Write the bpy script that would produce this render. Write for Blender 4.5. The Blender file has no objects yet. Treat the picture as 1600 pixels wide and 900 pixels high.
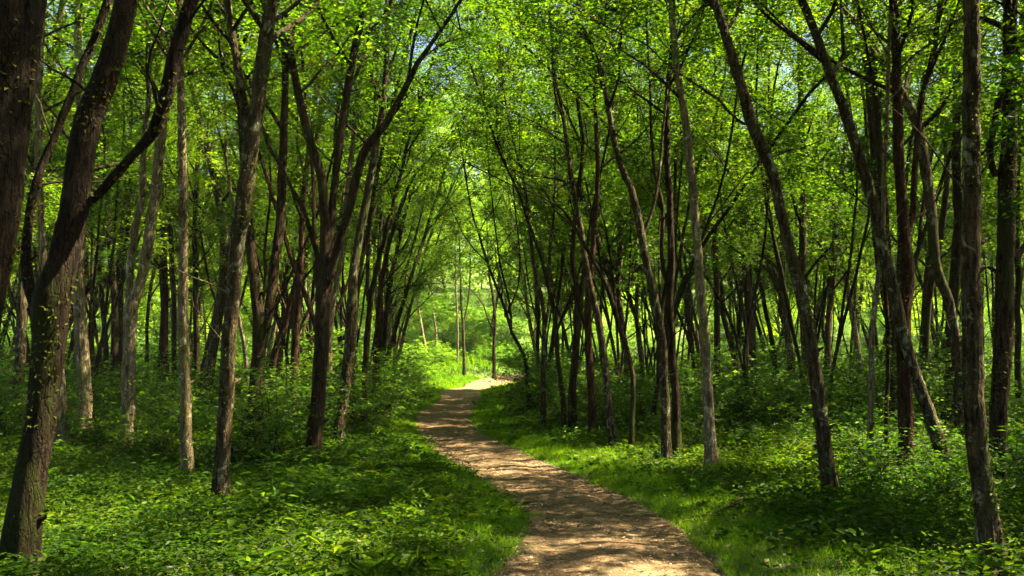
import bpy, math, time
import numpy as np
T0 = time.time()
S = bpy.context.scene
COL = S.collection
R = math.radians
rng = np.random.default_rng(11)

# ------------------------------------------------------------------ camera
F_PX, CAM_H, PITCH = 1450.0, 1.70, math.atan(115 / 1450)
cam_d = bpy.data.cameras.new("camera")
cam_d.lens = 36 * F_PX / 1600
cam_d.clip_start, cam_d.clip_end = 0.05, 3000
cam = bpy.data.objects.new("camera", cam_d)
COL.objects.link(cam)
cam.location = (0, 0, CAM_H)
cam.rotation_euler = (math.pi / 2 + PITCH, 0, 0)
S.camera = cam

# ------------------------------------------------------------------ light
SUN_EL, SUN_AZ = 57.0, 82.0          # azimuth clockwise from +Y (straight ahead)
w = bpy.data.worlds.new("World")
S.world = w
w.use_nodes = True
nt = w.node_tree
bg = nt.nodes["Background"]
sky = nt.nodes.new("ShaderNodeTexSky")
sky.sky_type = 'NISHITA'
sky.sun_disc = False
sky.air_density = 0.5
sky.dust_density = 1.6
sky.ozone_density = 0.3
sky.sun_elevation = R(SUN_EL)
sky.sun_rotation = R(SUN_AZ)
nt.links.new(sky.outputs[0], bg.inputs[0])
bg.inputs[1].default_value = 0.05
sl = bpy.data.lights.new("sun", 'SUN')
sl.energy = 5.0
sl.angle = R(0.5)
sl.color = (1.0, 0.87, 0.58)
sun = bpy.data.objects.new("sun", sl)
COL.objects.link(sun)
from mathutils import Vector
tosun = Vector((math.cos(R(SUN_EL)) * math.sin(R(SUN_AZ)), math.cos(R(SUN_EL)) * math.cos(R(SUN_AZ)), math.sin(R(SUN_EL))))
sun.rotation_euler = tosun.to_track_quat('Z', 'Y').to_euler()
sun.location = (20, 5, 30)
S.view_settings.view_transform = 'Standard'
S.view_settings.look = 'None'
S.view_settings.gamma = 1
S.view_settings.exposure = 3.4
S.render.engine = 'CYCLES'
S.cycles.max_bounces = 5
S.cycles.diffuse_bounces = 2
S.cycles.glossy_bounces = 2
S.cycles.transmission_bounces = 2
S.cycles.transparent_max_bounces = 4
S.cycles.caustics_reflective = False
S.cycles.caustics_refractive = False
S.cycles.sample_clamp_indirect = 6
S.cycles.use_denoising = True

# ------------------------------------------------------------------ terrain
def sst(a, b, v):
    t = np.clip((np.asarray(v, float) - a) / (b - a), 0, 1)
    return t * t * (3 - 2 * t)

# path edges traced as (row, left, right), turned into metres on level ground
_pe = [(1010, 700, 1190), (900, 752, 1126), (860, 795, 1100), (830, 822, 1070), (800, 832, 1040), (780, 815, 1003), (760, 788, 960),
       (740, 755, 912), (720, 718, 860), (700, 686, 812), (680, 662, 765), (660, 650, 738), (650, 650, 733),
       (640, 657, 737), (630, 676, 747), (620, 691, 750), (613, 686, 750)]
PY, PC, PW = [], [], []
for r_, l_, q_ in _pe:
    d = F_PX * CAM_H / (r_ - 565) * 0.985
    PY.append(d); PC.append(((l_ + q_) / 2 - 800) / F_PX * d); PW.append((q_ - l_) / 2 / F_PX * d)
for d, c, hw in ((56, -3.0, 1.2), (61, -2.5, 1.1), (67, -1.7, 1.1), (74, -0.3, 1.2), (82, 3.0, 1.3), (92, 9, 1.4), (104, 18, 1.5)):
    PY.append(d); PC.append(c); PW.append(hw)
PY = [-12, 0] + PY; PC = [4.5, 2.6] + PC; PW = [0.95, 0.95] + PW
PY, PC, PW = map(np.array, (PY, PC, PW)); PW = PW * 1.07
_yy = np.linspace(-12, 104, 900)
def _sm(v, k=9):
    z = np.pad(v, k, mode='edge')
    return np.convolve(z, np.ones(2 * k + 1) / (2 * k + 1), 'same')[k:-k]
_pc = _sm(np.interp(_yy, PY, PC), 7); _pw = _sm(np.interp(_yy, PY, PW), 7)
def pc(y): return np.interp(y, _yy, _pc)
def pw(y): return np.interp(y, _yy, _pw)

def wob(x, y, s, k):
    x = np.asarray(x, float); y = np.asarray(y, float)
    return (np.sin(x / s + 1.3 * k + 1.7 * np.sin(y / (s * 1.7) + k)) * np.cos(y / (s * 1.2) + 2.1 * k + 1.1 * np.sin(x / (s * 2.1)))
            + .5 * np.sin(x / (s * .43) + 3 * k + y / (s * .6)) * np.cos(y / (s * .37) - k))

def terrain(x, y):
    x = np.asarray(x, float); y = np.asarray(y, float)
    dp = np.abs(x - pc(y)) - pw(y)
    y0 = 63 + np.clip((x + 3) * 2.6, 0, 14)
    up = np.clip(y - y0, 0, None)
    z = 0.085 * up + 0.14 * np.clip(y - 88, 0, 75) - 0.12 * np.clip(y - 185, 0, None) * sst(185, 220, y)
    z = np.minimum(z, 24 + 0.01 * y)
    side = sst(0.3, 6, dp)
    z = z + side * (0.16 * wob(x, y, 4.1, 1) + 0.28 * sst(4, 22, dp))
    z = z + 0.05 * sst(0.0, .8, dp) - 0.03
    return z

def px_ray(px, py):
    u = (px - 800) / F_PX; v = (450 - py) / F_PX
    return np.array([u, math.cos(PITCH) - v * math.sin(PITCH), math.sin(PITCH) + v * math.cos(PITCH)])
def at(px, py, Y):                      # a point of the place seen in that direction, Y metres ahead
    d = px_ray(px, py)
    t = Y / d[1]
    return np.array([d[0] * t, Y, CAM_H + d[2] * t])
def ground_dist(px, py, lift=0.1):
    d = px_ray(px, py)
    Y = 3.0
    while Y < 160:
        p = at(px, py, Y)
        if p[2] <= float(terrain(p[0], Y)) + lift: return Y
        Y += 0.1
    return 160.0

# ------------------------------------------------------------------ mesh helpers
class MB:                                # collects quads, links them as ONE mesh object
    def __init__(s): s.v = []; s.f = []; s.m = []; s.r = []; s.n = 0; s.sm = []
    def add(s, v, f, mat=0, rnd=None, smooth=False):
        v = np.asarray(v, float).reshape(-1, 3); f = np.asarray(f, np.int64).reshape(-1, 4)
        s.v.append(v); s.f.append(f + s.n); s.n += len(v)
        s.m.append(np.full(len(f), mat, np.int32)); s.sm.append(np.full(len(f), smooth, bool))
        s.r.append(np.full(len(f), .5) if rnd is None else np.broadcast_to(rnd, len(f)).astype(float))
    def mesh(s, name, mats):
        me = bpy.data.meshes.new(name)
        v = np.concatenate(s.v); f = np.concatenate(s.f)
        me.vertices.add(len(v)); me.vertices.foreach_set('co', v.astype(np.float32).ravel())
        me.loops.add(4 * len(f)); me.loops.foreach_set('vertex_index', f.astype(np.int32).ravel())
        me.polygons.add(len(f)); me.polygons.foreach_set('loop_start', np.arange(0, 4 * len(f), 4, dtype=np.int32))
        me.polygons.foreach_set('material_index', np.concatenate(s.m))
        me.polygons.foreach_set('use_smooth', np.concatenate(s.sm))
        for m in mats: me.materials.append(m)
        me.update(calc_edges=True)
        a = me.attributes.new('rnd', 'FLOAT', 'FACE')
        a.data.foreach_set('value', np.concatenate(s.r).astype(np.float32))
        return me
    def build(s, name, mats, parent=None, loc=(0, 0, 0)):
        o = bpy.data.objects.new(name, s.mesh(name, mats)); COL.objects.link(o)
        o.location = loc
        if parent: o.parent = parent
        return o

def tube(mb, P, rad, n=8, mat=0, lump=0.0, rg=None, rnd=None, ridge=0.0, flare=0.0):
    P = np.asarray(P, float); rad = np.asarray(rad, float)
    T = np.gradient(P, axis=0); T /= np.linalg.norm(T, axis=1)[:, None] + 1e-9
    ref = np.array([1.0, 0, 0]) if abs(T[0][0]) < .8 else np.array([0, 1.0, 0])
    A = np.cross(T, ref); A /= np.linalg.norm(A, axis=1)[:, None] + 1e-9
    B = np.cross(T, A)
    an = np.arange(n) * 2 * math.pi / n
    rr = np.repeat(rad[:, None], n, 1)
    if lump:
        s = np.cumsum(np.r_[0, np.linalg.norm(np.diff(P, axis=0), axis=1)])
        ph = rg.uniform(0, 6, 5)
        rr = rr * (1 + lump * (np.sin(2 * an[None] + ph[0] + .8 * s[:, None]) * .5 + .4 * np.sin(3 * an[None] + ph[1] - 1.3 * s[:, None])
                               + .5 * np.sin(2.6 * s[:, None] + ph[2] + an[None]) + .35 * np.sin(6.1 * s[:, None] + ph[3] + 2 * an[None]))
                   + lump * .35 * rg.normal(0, 1, rr.shape))
    if ridge:
        s = np.cumsum(np.r_[0, np.linalg.norm(np.diff(P, axis=0), axis=1)])[:, None]; a_ = an[None]; g = 0
        for kf in (7, 11, 16):
            w1 = kf * a_ + 1.6 * np.sin(1.9 * s + rg.uniform(0, 6)) + 1.1 * np.sin(4.7 * s + 2 * a_ + rg.uniform(0, 6)) + rg.uniform(0, 6)
            g = g + (1 - 2 * np.abs(np.sin(w1))) * (.6 + .4 * np.sin(3.1 * s + a_ * 3 + rg.uniform(0, 6))) * 6 / kf
        rr = rr + ridge * g + rg.normal(0, ridge * .35, rr.shape)
    if flare:
        hz_ = P[:, 2:3] - P[1, 2]
        ph = rg.uniform(0, 6)
        rr = rr * (1 + flare * np.exp(-np.clip(hz_, -.1, None) / .34) * (.55 + .6 * np.cos(5 * an[None] + ph) + .3 * np.cos(2 * an[None] - ph)))
    V = P[:, None] + rr[..., None] * (np.cos(an)[None, :, None] * A[:, None] + np.sin(an)[None, :, None] * B[:, None])
    m = len(P)
    i = np.arange(m - 1)[:, None] * n; j = np.arange(n)[None]; k = (j + 1) % n
    Fq = np.stack([i + j, i + k, i + n + k, i + n + j], -1).reshape(-1, 4)
    mb.add(V.reshape(-1, 3), Fq, mat, rnd, True)

def spline(P, step):                    # Catmull-Rom through rows of any width, even steps
    P = np.asarray(P, float)
    if len(P) < 3: Q = P
    Pp = np.vstack([2 * P[0] - P[1], P, 2 * P[-1] - P[-2]])
    out = []
    for i in range(len(P) - 1):
        a, b, c, d = Pp[i:i + 4]
        k = max(1, int(round(np.linalg.norm((c - b)[:3]) / step)))
        t = (np.arange(k) / k)[:, None]
        out.append(.5 * (2 * b + (c - a) * t + (2 * a - 5 * b + 4 * c - d) * t ** 2 + (3 * b - a - 3 * c + d) * t ** 3))
    out.append(P[-1:])
    return np.vstack(out)

def nrm(a): return a / (np.linalg.norm(a, axis=-1, keepdims=True) + 1e-9)

def leaves(mb, pos, axis, length, rg, mat=0, width=.5, droop=.25, tilt=.5, rich=False, rnd=None):
    """one folded leaf per row: base at pos, pointing along axis"""
    n = len(pos)
    axis = nrm(axis + rg.normal(0, .12, (n, 3)))
    up = nrm(np.array([0, 0, 1.0]) + rg.normal(0, tilt, (n, 3)))
    side = nrm(np.cross(axis, up)); up = np.cross(side, axis)
    L = (length * rg.uniform(.7, 1.25, n))[:, None]; W = L * width * .5
    if rnd is None: rnd = rg.uniform(0, 1, n)
    if not rich:
        a = pos; c = pos + axis * L - up * L * droop * .5
        m = pos + axis * L * .45 + up * L * .05
        V = np.stack([a, m + side * W - up * W * .25, c, m - side * W - up * W * .25], 1)
        Fq = np.arange(4 * n).reshape(n, 4)
        mb.add(V.reshape(-1, 3), Fq, mat, rnd)
    else:
        m1 = pos + axis * L * .38 + up * L * .07; m2 = pos + axis * L * .78 - up * L * droop * .2
        c = pos + axis * L * 1.04 - up * L * droop * .6
        V = np.stack([pos, m1 + side * W - up * W * .2, m2 + side * W * .62 - up * W * .2, c,
                      m2 - side * W * .62 - up * W * .2, m1 - side * W - up * W * .2], 1)
        b = np.arange(n)[:, None] * 6
        Fq = np.stack([b + [0, 1, 2, 3], b + [0, 3, 4, 5]], 1).reshape(-1, 4)
        mb.add(V.reshape(-1, 3), Fq, mat, np.repeat(rnd, 2))

def sprays(mb, anc, dirs, rg, k=12, span=.42, length=.085, mat=1, width=.5, tilt=.55):
    """leafy twigs: k leaves set alternately along a flat spray from each anchor"""
    n = len(anc)
    if n == 0: return
    ax = dirs * [1, 1, .35] + rg.normal(0, .35, (n, 3)) * [1, 1, .5]
    ax = nrm(ax)
    t = np.tile(np.linspace(.05, 1, k), n); sg = np.tile(np.where(np.arange(k) % 2, 1., -1.), n)
    A = np.repeat(ax, k, 0); P = np.repeat(anc, k, 0)
    sp = np.repeat(rg.uniform(.6, 1.3, n), k) * span
    side = nrm(np.cross(A, [0, 0, 1.0]))
    P = P + A * (t * sp)[:, None] + np.array([0, 0, -1.0]) * (t ** 2 * sp * .3)[:, None] + rg.normal(0, span * .08, P.shape)
    d = A * .6 + side * sg[:, None]
    base = np.repeat(rg.uniform(0, 1, n), k)
    leaves(mb, P, d, length * np.repeat(rg.uniform(.7, 1.25, n), k), rg, mat, width, .3, tilt, rnd=np.clip(base * .6 + rg.uniform(0, .4, n * k), 0, 1))

def branch_path(p, d, L, nseg, rg, curve=0.25, jit=.12):
    P = [p]; d = d / np.linalg.norm(d)
    for i in range(nseg):
        d = d + np.array([0, 0, curve / nseg]) + rg.normal(0, jit, 3); d /= np.linalg.norm(d)
        P.append(P[-1] + d * L / nseg)
    return np.array(P)

def grow(mb, P, rad, z0, rg, scale=1., nb=12, k=12, leaf=.085, span=.42, wood=0, lmat=1, twigs=3, bare=0, sides=4):
    """a crown on one stem: ascending branches, twigs and leaf sprays from height z0 (stem P, radii rad) up"""
    z = P[:, 2]; ok = np.where(z >= z0)[0]
    if len(ok) < 2: return
    i0 = ok[0]; ANC = []; DIR = []
    ph = rg.uniform(0, 6.28)
    for b in range(nb):
        t = (b + rg.uniform(0, .8)) / nb
        i = int(i0 + t * (len(P) - 1 - i0)); p = P[i]
        az = ph + b * 2.4 + rg.normal(0, .3); el = R(rg.uniform(28, 55) + 18 * t)
        L = scale * rg.uniform(2.2, 3.9) * (1 - .5 * t)
        d = np.array([math.cos(az) * math.cos(el), math.sin(az) * math.cos(el), math.sin(el)])
        Q = branch_path(p, d, L, 6, rg, .25, .13)
        r0 = min(rad[i] * .55, .012 + .011 * L)
        tube(mb, Q, np.linspace(r0, .005, 7), sides, wood)
        for s in range(1, 7):
            for q in range(twigs if s < 6 else twigs + 1):
                a2 = az + rg.choice([-1, 1]) * rg.uniform(.35, 1.3); e2 = R(rg.uniform(-5, 45))
                d2 = np.array([math.cos(a2) * math.cos(e2), math.sin(a2) * math.cos(e2), math.sin(e2)])
                L2 = scale * rg.uniform(.5, 1.25) * (1.15 - .1 * s)
                Q2 = branch_path(Q[s], d2, L2, 3, rg, .1, .15)
                tube(mb, Q2, np.linspace(.007, .003, 4), 3, wood)
                for u in (1, 2, 3):
                    ANC.append(Q2[u]); DIR.append(Q2[u] - Q2[u - 1])
    ANC.append(P[-1]); DIR.append(np.array([.1, 0, 1.]))
    A = np.array(ANC); D = nrm(np.array(DIR))
    sprays(mb, A, D, rg, k, span, leaf, lmat)

def tag(o, label=None, cat=None, group=None, kind=None):
    if label: o['label'] = label
    if cat: o['category'] = cat
    if group: o['group'] = group
    if kind: o['kind'] = kind
    return o
def empty(name, loc):
    o = bpy.data.objects.new(name, None); COL.objects.link(o); o.location = loc
    o.empty_display_size = .3
    return o
def copy_tree(o, parent=None):
    c = o.copy(); COL.objects.link(c)
    if parent: c.parent = parent
    for ch in list(o.children): copy_tree(ch, c)
    return c

# ------------------------------------------------------------------ materials
def newmat(name):
    m = bpy.data.materials.new(name); m.use_nodes = True
    nt = m.node_tree; nt.nodes.clear()
    out = nt.nodes.new('ShaderNodeOutputMaterial')
    return m, nt, out
def node(nt, typ, **kw):
    n = nt.nodes.new(typ)
    for k, v in kw.items():
        if k.startswith('i_'): n.inputs[k[2:].replace('_', ' ')].default_value = v
        else: setattr(n, k, v)
    return n
def ramp(nt, fac, stops, interp='LINEAR'):
    r = nt.nodes.new('ShaderNodeValToRGB'); cr = r.color_ramp; cr.interpolation = interp
    while len(cr.elements) < len(stops): cr.elements.new(.5)
    for e, (p, c) in zip(cr.elements, stops):
        e.position = p; e.color = tuple(c) + (1,) if len(c) == 3 else c
    nt.links.new(fac, r.inputs[0]); return r.outputs[0]
def mixc(nt, fac, a, b, mode='MIX'):
    m = nt.nodes.new('ShaderNodeMix'); m.data_type = 'RGBA'; m.blend_type = mode
    for s, v in ((m.inputs[0], fac), (m.inputs[6], a), (m.inputs[7], b)):
        if isinstance(v, (int, float)): s.default_value = v
        elif isinstance(v, tuple): s.default_value = v + (1,) if len(v) == 3 else v
        else: nt.links.new(v, s)
    return m.outputs[2]
def noise(nt, vec, scale, detail=4, rough=.55, dist=0):
    n = node(nt, 'ShaderNodeTexNoise'); n.inputs['Scale'].default_value = scale; n.inputs['Detail'].default_value = detail
    n.inputs['Roughness'].default_value = rough; n.inputs['Distortion'].default_value = dist
    nt.links.new(vec, n.inputs['Vector']); return n.outputs['Fac']

def leafmat(name, c0, c1, c2, trans=1.7, tmix=.5, gloss=.18, yellow=1.0):
    m, nt, out = newmat(name)
    at_ = node(nt, 'ShaderNodeAttribute', attribute_name='rnd')
    col = ramp(nt, at_.outputs['Fac'], [(0, c0), (.55, c1), (1, c2)])
    oi = node(nt, 'ShaderNodeObjectInfo')
    hsv = node(nt, 'ShaderNodeHueSaturation')
    mr = node(nt, 'ShaderNodeMapRange'); mr.inputs[3].default_value = .485; mr.inputs[4].default_value = .515
    nt.links.new(oi.outputs['Random'], mr.inputs[0]); nt.links.new(mr.outputs[0], hsv.inputs['Hue'])
    m2 = node(nt, 'ShaderNodeMapRange'); m2.inputs[1].default_value = 0; m2.inputs[3].default_value = 1.2; m2.inputs[4].default_value = .8
    nt.links.new(oi.outputs['Random'], m2.inputs[0]); nt.links.new(m2.outputs[0], hsv.inputs['Value'])
    nt.links.new(col, hsv.inputs['Color'])
    pr = node(nt, 'ShaderNodeBsdfPrincipled'); pr.inputs['Roughness'].default_value = .55
    pr.inputs['Specular IOR Level'].default_value = gloss
    nt.links.new(hsv.outputs[0], pr.inputs['Base Color'])
    tr = node(nt, 'ShaderNodeBsdfTranslucent')
    tc = mixc(nt, 1.0, hsv.outputs[0], (trans * 1.3, trans * 1.28, trans * .26), 'MULTIPLY')
    nt.links.new(tc, tr.inputs['Color'])
    mx = node(nt, 'ShaderNodeMixShader'); mx.inputs[0].default_value = tmix
    nt.links.new(pr.outputs[0], mx.inputs[1]); nt.links.new(tr.outputs[0], mx.inputs[2])
    nt.links.new(mx.outputs[0], out.inputs[0])
    return m

def barkmat(name, dark, light, pale=(.17, .18, .11), pale_amt=.3, moss_amt=.3, moss=(.075, .10, .018)):
    m, nt, out = newmat(name)
    tc = node(nt, 'ShaderNodeTexCoord'); oi = node(nt, 'ShaderNodeObjectInfo')
    add = node(nt, 'ShaderNodeVectorMath', operation='ADD')
    mul = node(nt, 'ShaderNodeVectorMath', operation='SCALE'); mul.inputs['Scale'].default_value = 40
    nt.links.new(oi.outputs['Random'], mul.inputs[0])
    nt.links.new(tc.outputs['Object'], add.inputs[0]); nt.links.new(mul.outputs[0], add.inputs[1])
    def mp(sx, sz):
        k = node(nt, 'ShaderNodeMapping'); k.inputs['Scale'].default_value = (sx, sx, sz)
        nt.links.new(add.outputs[0], k.inputs[0]); return k.outputs[0]
    fur = noise(nt, mp(1, .16), 26, 5, .65, .4)
    fine = noise(nt, mp(1, .5), 70, 3, .6)
    vo = node(nt, 'ShaderNodeTexVoronoi', feature='DISTANCE_TO_EDGE'); vo.inputs['Scale'].default_value = 17
    vv = node(nt, 'ShaderNodeVectorMath', operation='ADD'); wn = node(nt, 'ShaderNodeTexNoise'); wn.inputs['Scale'].default_value = 9
    nt.links.new(add.outputs[0], wn.inputs[0]); ws = node(nt, 'ShaderNodeVectorMath', operation='SCALE'); ws.inputs['Scale'].default_value = .09
    nt.links.new(wn.outputs['Color'], ws.inputs[0]); nt.links.new(mp(1, .22), vv.inputs[0]); nt.links.new(ws.outputs[0], vv.inputs[1])
    nt.links.new(vv.outputs[0], vo.inputs['Vector'])
    crack = ramp(nt, vo.outputs['Distance'], [(.0, (.5,) * 3), (.12, (1,) * 3)])
    big = noise(nt, mp(1, .45), 2.2, 4, .6, .5)
    pat = noise(nt, mp(1, .7), 6.5, 7, .72, 1.2)
    c = ramp(nt, fur, [(.36, dark), (.52, tuple((a + b) / 2 for a, b in zip(dark, light))), (.68, light)])
    c = mixc(nt, ramp(nt, fine, [(.35, (.55,) * 3), (.6, (1.1,) * 3)]), tuple(x * .45 for x in dark), c)
    c = mixc(nt, crack, tuple(x * .5 for x in dark), c)
    pm = ramp(nt, pat, [(.70 - .2 * pale_amt, (0, 0, 0)), (.74 - .2 * pale_amt, (.9,) * 3)])
    pm = mixc(nt, 1.0, pm, ramp(nt, fur, [(.38, (.25,) * 3), (.5, (1,) * 3)]), 'MULTIPLY')
    c = mixc(nt, pm, c, pale)
    mm = ramp(nt, big, [(.68 - .3 * moss_amt, (0, 0, 0)), (.78 - .3 * moss_amt, (.8,) * 3)])
    c = mixc(nt, mm, c, mixc(nt, fine, tuple(x * .5 for x in moss), moss))
    pr = node(nt, 'ShaderNodeBsdfPrincipled'); pr.inputs['Roughness'].default_value = .85
    pr.inputs['Specular IOR Level'].default_value = .05
    nt.links.new(c, pr.inputs['Base Color'])
    h3 = node(nt, 'ShaderNodeMath', operation='MULTIPLY_ADD'); nt.links.new(crack, h3.inputs[0]); h3.inputs[1].default_value = .4; nt.links.new(fur, h3.inputs[2])
    hs = node(nt, 'ShaderNodeMath', operation='ADD'); nt.links.new(h3.outputs[0], hs.inputs[0])
    h2 = node(nt, 'ShaderNodeMath', operation='MULTIPLY'); nt.links.new(fine, h2.inputs[0]); h2.inputs[1].default_value = .35
    nt.links.new(h2.outputs[0], hs.inputs[1])
    bp = node(nt, 'ShaderNodeBump'); bp.inputs['Strength'].default_value = .9; bp.inputs['Distance'].default_value = .035
    nt.links.new(hs.outputs[0], bp.inputs['Height']); nt.links.new(bp.outputs[0], pr.inputs['Normal'])
    nt.links.new(pr.outputs[0], out.inputs[0])
    return m

BARK = {
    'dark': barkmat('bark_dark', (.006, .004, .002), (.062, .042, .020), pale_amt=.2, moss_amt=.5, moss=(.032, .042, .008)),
    'shade': barkmat('bark_dark_shaded', (.005, .0035, .002), (.034, .023, .014), pale_amt=.1, moss_amt=.45, moss=(.022, .028, .006)),  # dark bark lowered further: shade on the two nearest left trunks put into colour
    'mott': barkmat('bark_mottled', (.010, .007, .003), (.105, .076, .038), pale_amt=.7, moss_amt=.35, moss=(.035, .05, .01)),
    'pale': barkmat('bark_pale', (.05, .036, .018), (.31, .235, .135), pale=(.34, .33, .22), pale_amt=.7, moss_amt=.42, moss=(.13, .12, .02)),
    'red': barkmat('bark_red', (.012, .006, .004), (.085, .042, .022), pale_amt=.2, moss_amt=.2, moss=(.05, .06, .014)),
}
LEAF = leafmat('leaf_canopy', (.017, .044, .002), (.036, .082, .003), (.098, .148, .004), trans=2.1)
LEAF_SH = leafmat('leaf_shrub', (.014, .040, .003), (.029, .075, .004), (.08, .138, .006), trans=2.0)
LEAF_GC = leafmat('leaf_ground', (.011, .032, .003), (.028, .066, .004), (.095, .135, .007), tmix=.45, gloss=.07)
LEAF_FAR = leafmat('leaf_slope_sunlit', (.07, .14, .006), (.13, .22, .010), (.20, .28, .016), trans=2.2)  # brighter, yellower leaves: sunlight on the far slope is put into the colour
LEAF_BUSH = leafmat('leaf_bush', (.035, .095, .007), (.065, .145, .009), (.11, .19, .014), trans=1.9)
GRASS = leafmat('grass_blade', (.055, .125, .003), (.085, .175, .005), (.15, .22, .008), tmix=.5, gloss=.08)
MOSS = leafmat('moss_leaf', (.02, .03, .003), (.04, .055, .004), (.09, .10, .008), tmix=.2, gloss=.1)
# ------------------------------------------------------------------ setting: ground and path
def sheet(xs, ys, zf, name, mat):
    X, Y = np.meshgrid(xs, ys); Z = zf(X, Y)
    V = np.stack([X, Y, Z], -1).reshape(-1, 3)
    nx, ny = len(xs), len(ys)
    i = np.arange(ny - 1)[:, None] * nx; j = np.arange(nx - 1)[None]
    mb = MB(); mb.add(V, np.stack([i + j, i + j + 1, i + nx + j + 1, i + nx + j], -1), 0, None, True)
    return mb.build(name, [mat])

m, nt, out = newmat('forest_soil')
geo = node(nt, 'ShaderNodeNewGeometry')
n1 = noise(nt, geo.outputs['Position'], .9, 5); n2 = noise(nt, geo.outputs['Position'], 14, 4, .65); n3 = noise(nt, geo.outputs['Position'], 60, 3)
c = ramp(nt, n2, [(.35, (.018, .013, .007)), (.55, (.055, .036, .018)), (.72, (.11, .07, .035))])
c = mixc(nt, ramp(nt, n1, [(.42, (0, 0, 0)), (.62, (.8,) * 3)]), c, (.03, .055, .012))
sep = node(nt, 'ShaderNodeSeparateXYZ'); nt.links.new(geo.outputs['Position'], sep.inputs[0])
fy = node(nt, 'ShaderNodeMapRange'); fy.inputs[1].default_value = 58; fy.inputs[2].default_value = 72; nt.links.new(sep.outputs[1], fy.inputs[0])
c = mixc(nt, fy.outputs[0], c, mixc(nt, ramp(nt, n2, [(.35, (0, 0, 0)), (.65, (1,) * 3)]), (.04, .075, .008), (.09, .14, .012)))
c = mixc(nt, ramp(nt, n3, [(.4, (.6,) * 3), (.6, (1,) * 3)]), (.012, .01, .005), c)
pr = node(nt, 'ShaderNodeBsdfPrincipled'); pr.inputs['Roughness'].default_value = .95
nt.links.new(c, pr.inputs['Base Color'])
bp = node(nt, 'ShaderNodeBump'); bp.inputs['Distance'].default_value = .05; nt.links.new(n2, bp.inputs['Height'])
nt.links.new(bp.outputs[0], pr.inputs['Normal']); nt.links.new(pr.outputs[0], out.inputs[0])
SOIL = m
def ax_(stops): return np.unique(np.concatenate([np.arange(a, b, s) for a, b, s in stops] + [np.array([stops[-1][1]])]))
gx = ax_([(-900, -200, 50), (-200, -60, 6), (-60, -14, 1.0), (-14, 14, .3), (14, 60, 1.0), (60, 200, 6), (200, 900, 50)])
gy = ax_([(-60, -12, 3), (-12, 2, .7), (2, 40, .3), (40, 100, .7), (100, 260, 4), (260, 1500, 60)])
def gz(X, Y):
    dp = np.abs(X - pc(Y)) - pw(Y)
    z = terrain(X, Y) - .09 * (1 - sst(-.25, .1, dp)) * (Y < 85)
    return z + sst(0, .6, dp) * .015 * wob(X, Y, .5, 4)
tag(sheet(gx, gy, gz, 'ground', SOIL), 'dark forest soil under the plants and trees', kind='structure')

m, nt, out = newmat('dirt_path')
geo = node(nt, 'ShaderNodeNewGeometry'); P_ = geo.outputs['Position']
at_ = node(nt, 'ShaderNodeAttribute', attribute_name='rnd')
nb_ = noise(nt, P_, 1.1, 5, .6, .4); nm_ = noise(nt, P_, 6, 5, .65); nf_ = noise(nt, P_, 45, 4, .7); ng_ = noise(nt, P_, 160, 2)
c = ramp(nt, nm_, [(.34, (.075, .044, .021)), (.5, (.15, .093, .047)), (.64, (.26, .168, .092))])
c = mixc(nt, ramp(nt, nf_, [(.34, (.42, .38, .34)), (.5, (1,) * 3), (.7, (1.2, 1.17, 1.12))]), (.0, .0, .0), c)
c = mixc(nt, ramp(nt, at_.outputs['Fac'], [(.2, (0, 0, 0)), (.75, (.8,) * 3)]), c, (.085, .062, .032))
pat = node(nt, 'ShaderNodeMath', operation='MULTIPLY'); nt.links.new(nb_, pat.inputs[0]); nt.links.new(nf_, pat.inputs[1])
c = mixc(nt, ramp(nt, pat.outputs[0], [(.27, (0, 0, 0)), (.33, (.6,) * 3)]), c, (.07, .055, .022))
pr = node(nt, 'ShaderNodeBsdfPrincipled'); pr.inputs['Roughness'].default_value = .93; pr.inputs['Specular IOR Level'].default_value = .15
nt.links.new(c, pr.inputs['Base Color'])
ad = node(nt, 'ShaderNodeMath', operation='ADD'); nt.links.new(nf_, ad.inputs[0]); nt.links.new(nm_, ad.inputs[1])
bp = node(nt, 'ShaderNodeBump'); bp.inputs['Distance'].default_value = .03; bp.inputs['Strength'].default_value = .9
nt.links.new(ad.outputs[0], bp.inputs['Height']); nt.links.new(bp.outputs[0], pr.inputs['Normal']); nt.links.new(pr.outputs[0], out.inputs[0])
DIRT = m
ys = ax_([(-12, 4, .4), (4, 20, .05), (20, 50, .12), (50, 85, .4)]); us = np.linspace(-1.12, 1.12, 61)
U, Yg = np.meshgrid(us, ys); HW = pw(Yg); X = pc(Yg) + U * HW
e = np.abs(U)
z = terrain(X, Yg) + .012 - .018 * np.exp(-((e - .52) / .2) ** 2) + .012 * np.exp(-(U / .22) ** 2) - .10 * sst(.9, 1.12, e)
z += .005 * wob(X, Yg, .75, 2) + .003 * wob(X, Yg, .16, 5) + rng.normal(0, .0022, z.shape)
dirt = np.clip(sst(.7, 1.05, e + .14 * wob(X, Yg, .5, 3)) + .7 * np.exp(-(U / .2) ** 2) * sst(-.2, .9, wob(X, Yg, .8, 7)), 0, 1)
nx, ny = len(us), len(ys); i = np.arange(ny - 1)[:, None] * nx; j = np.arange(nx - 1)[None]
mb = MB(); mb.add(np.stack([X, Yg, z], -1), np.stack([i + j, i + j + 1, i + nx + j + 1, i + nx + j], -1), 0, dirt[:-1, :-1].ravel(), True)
tag(mb.build('path', [DIRT]), 'winding brown dirt path through the wood', kind='structure')

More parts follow.
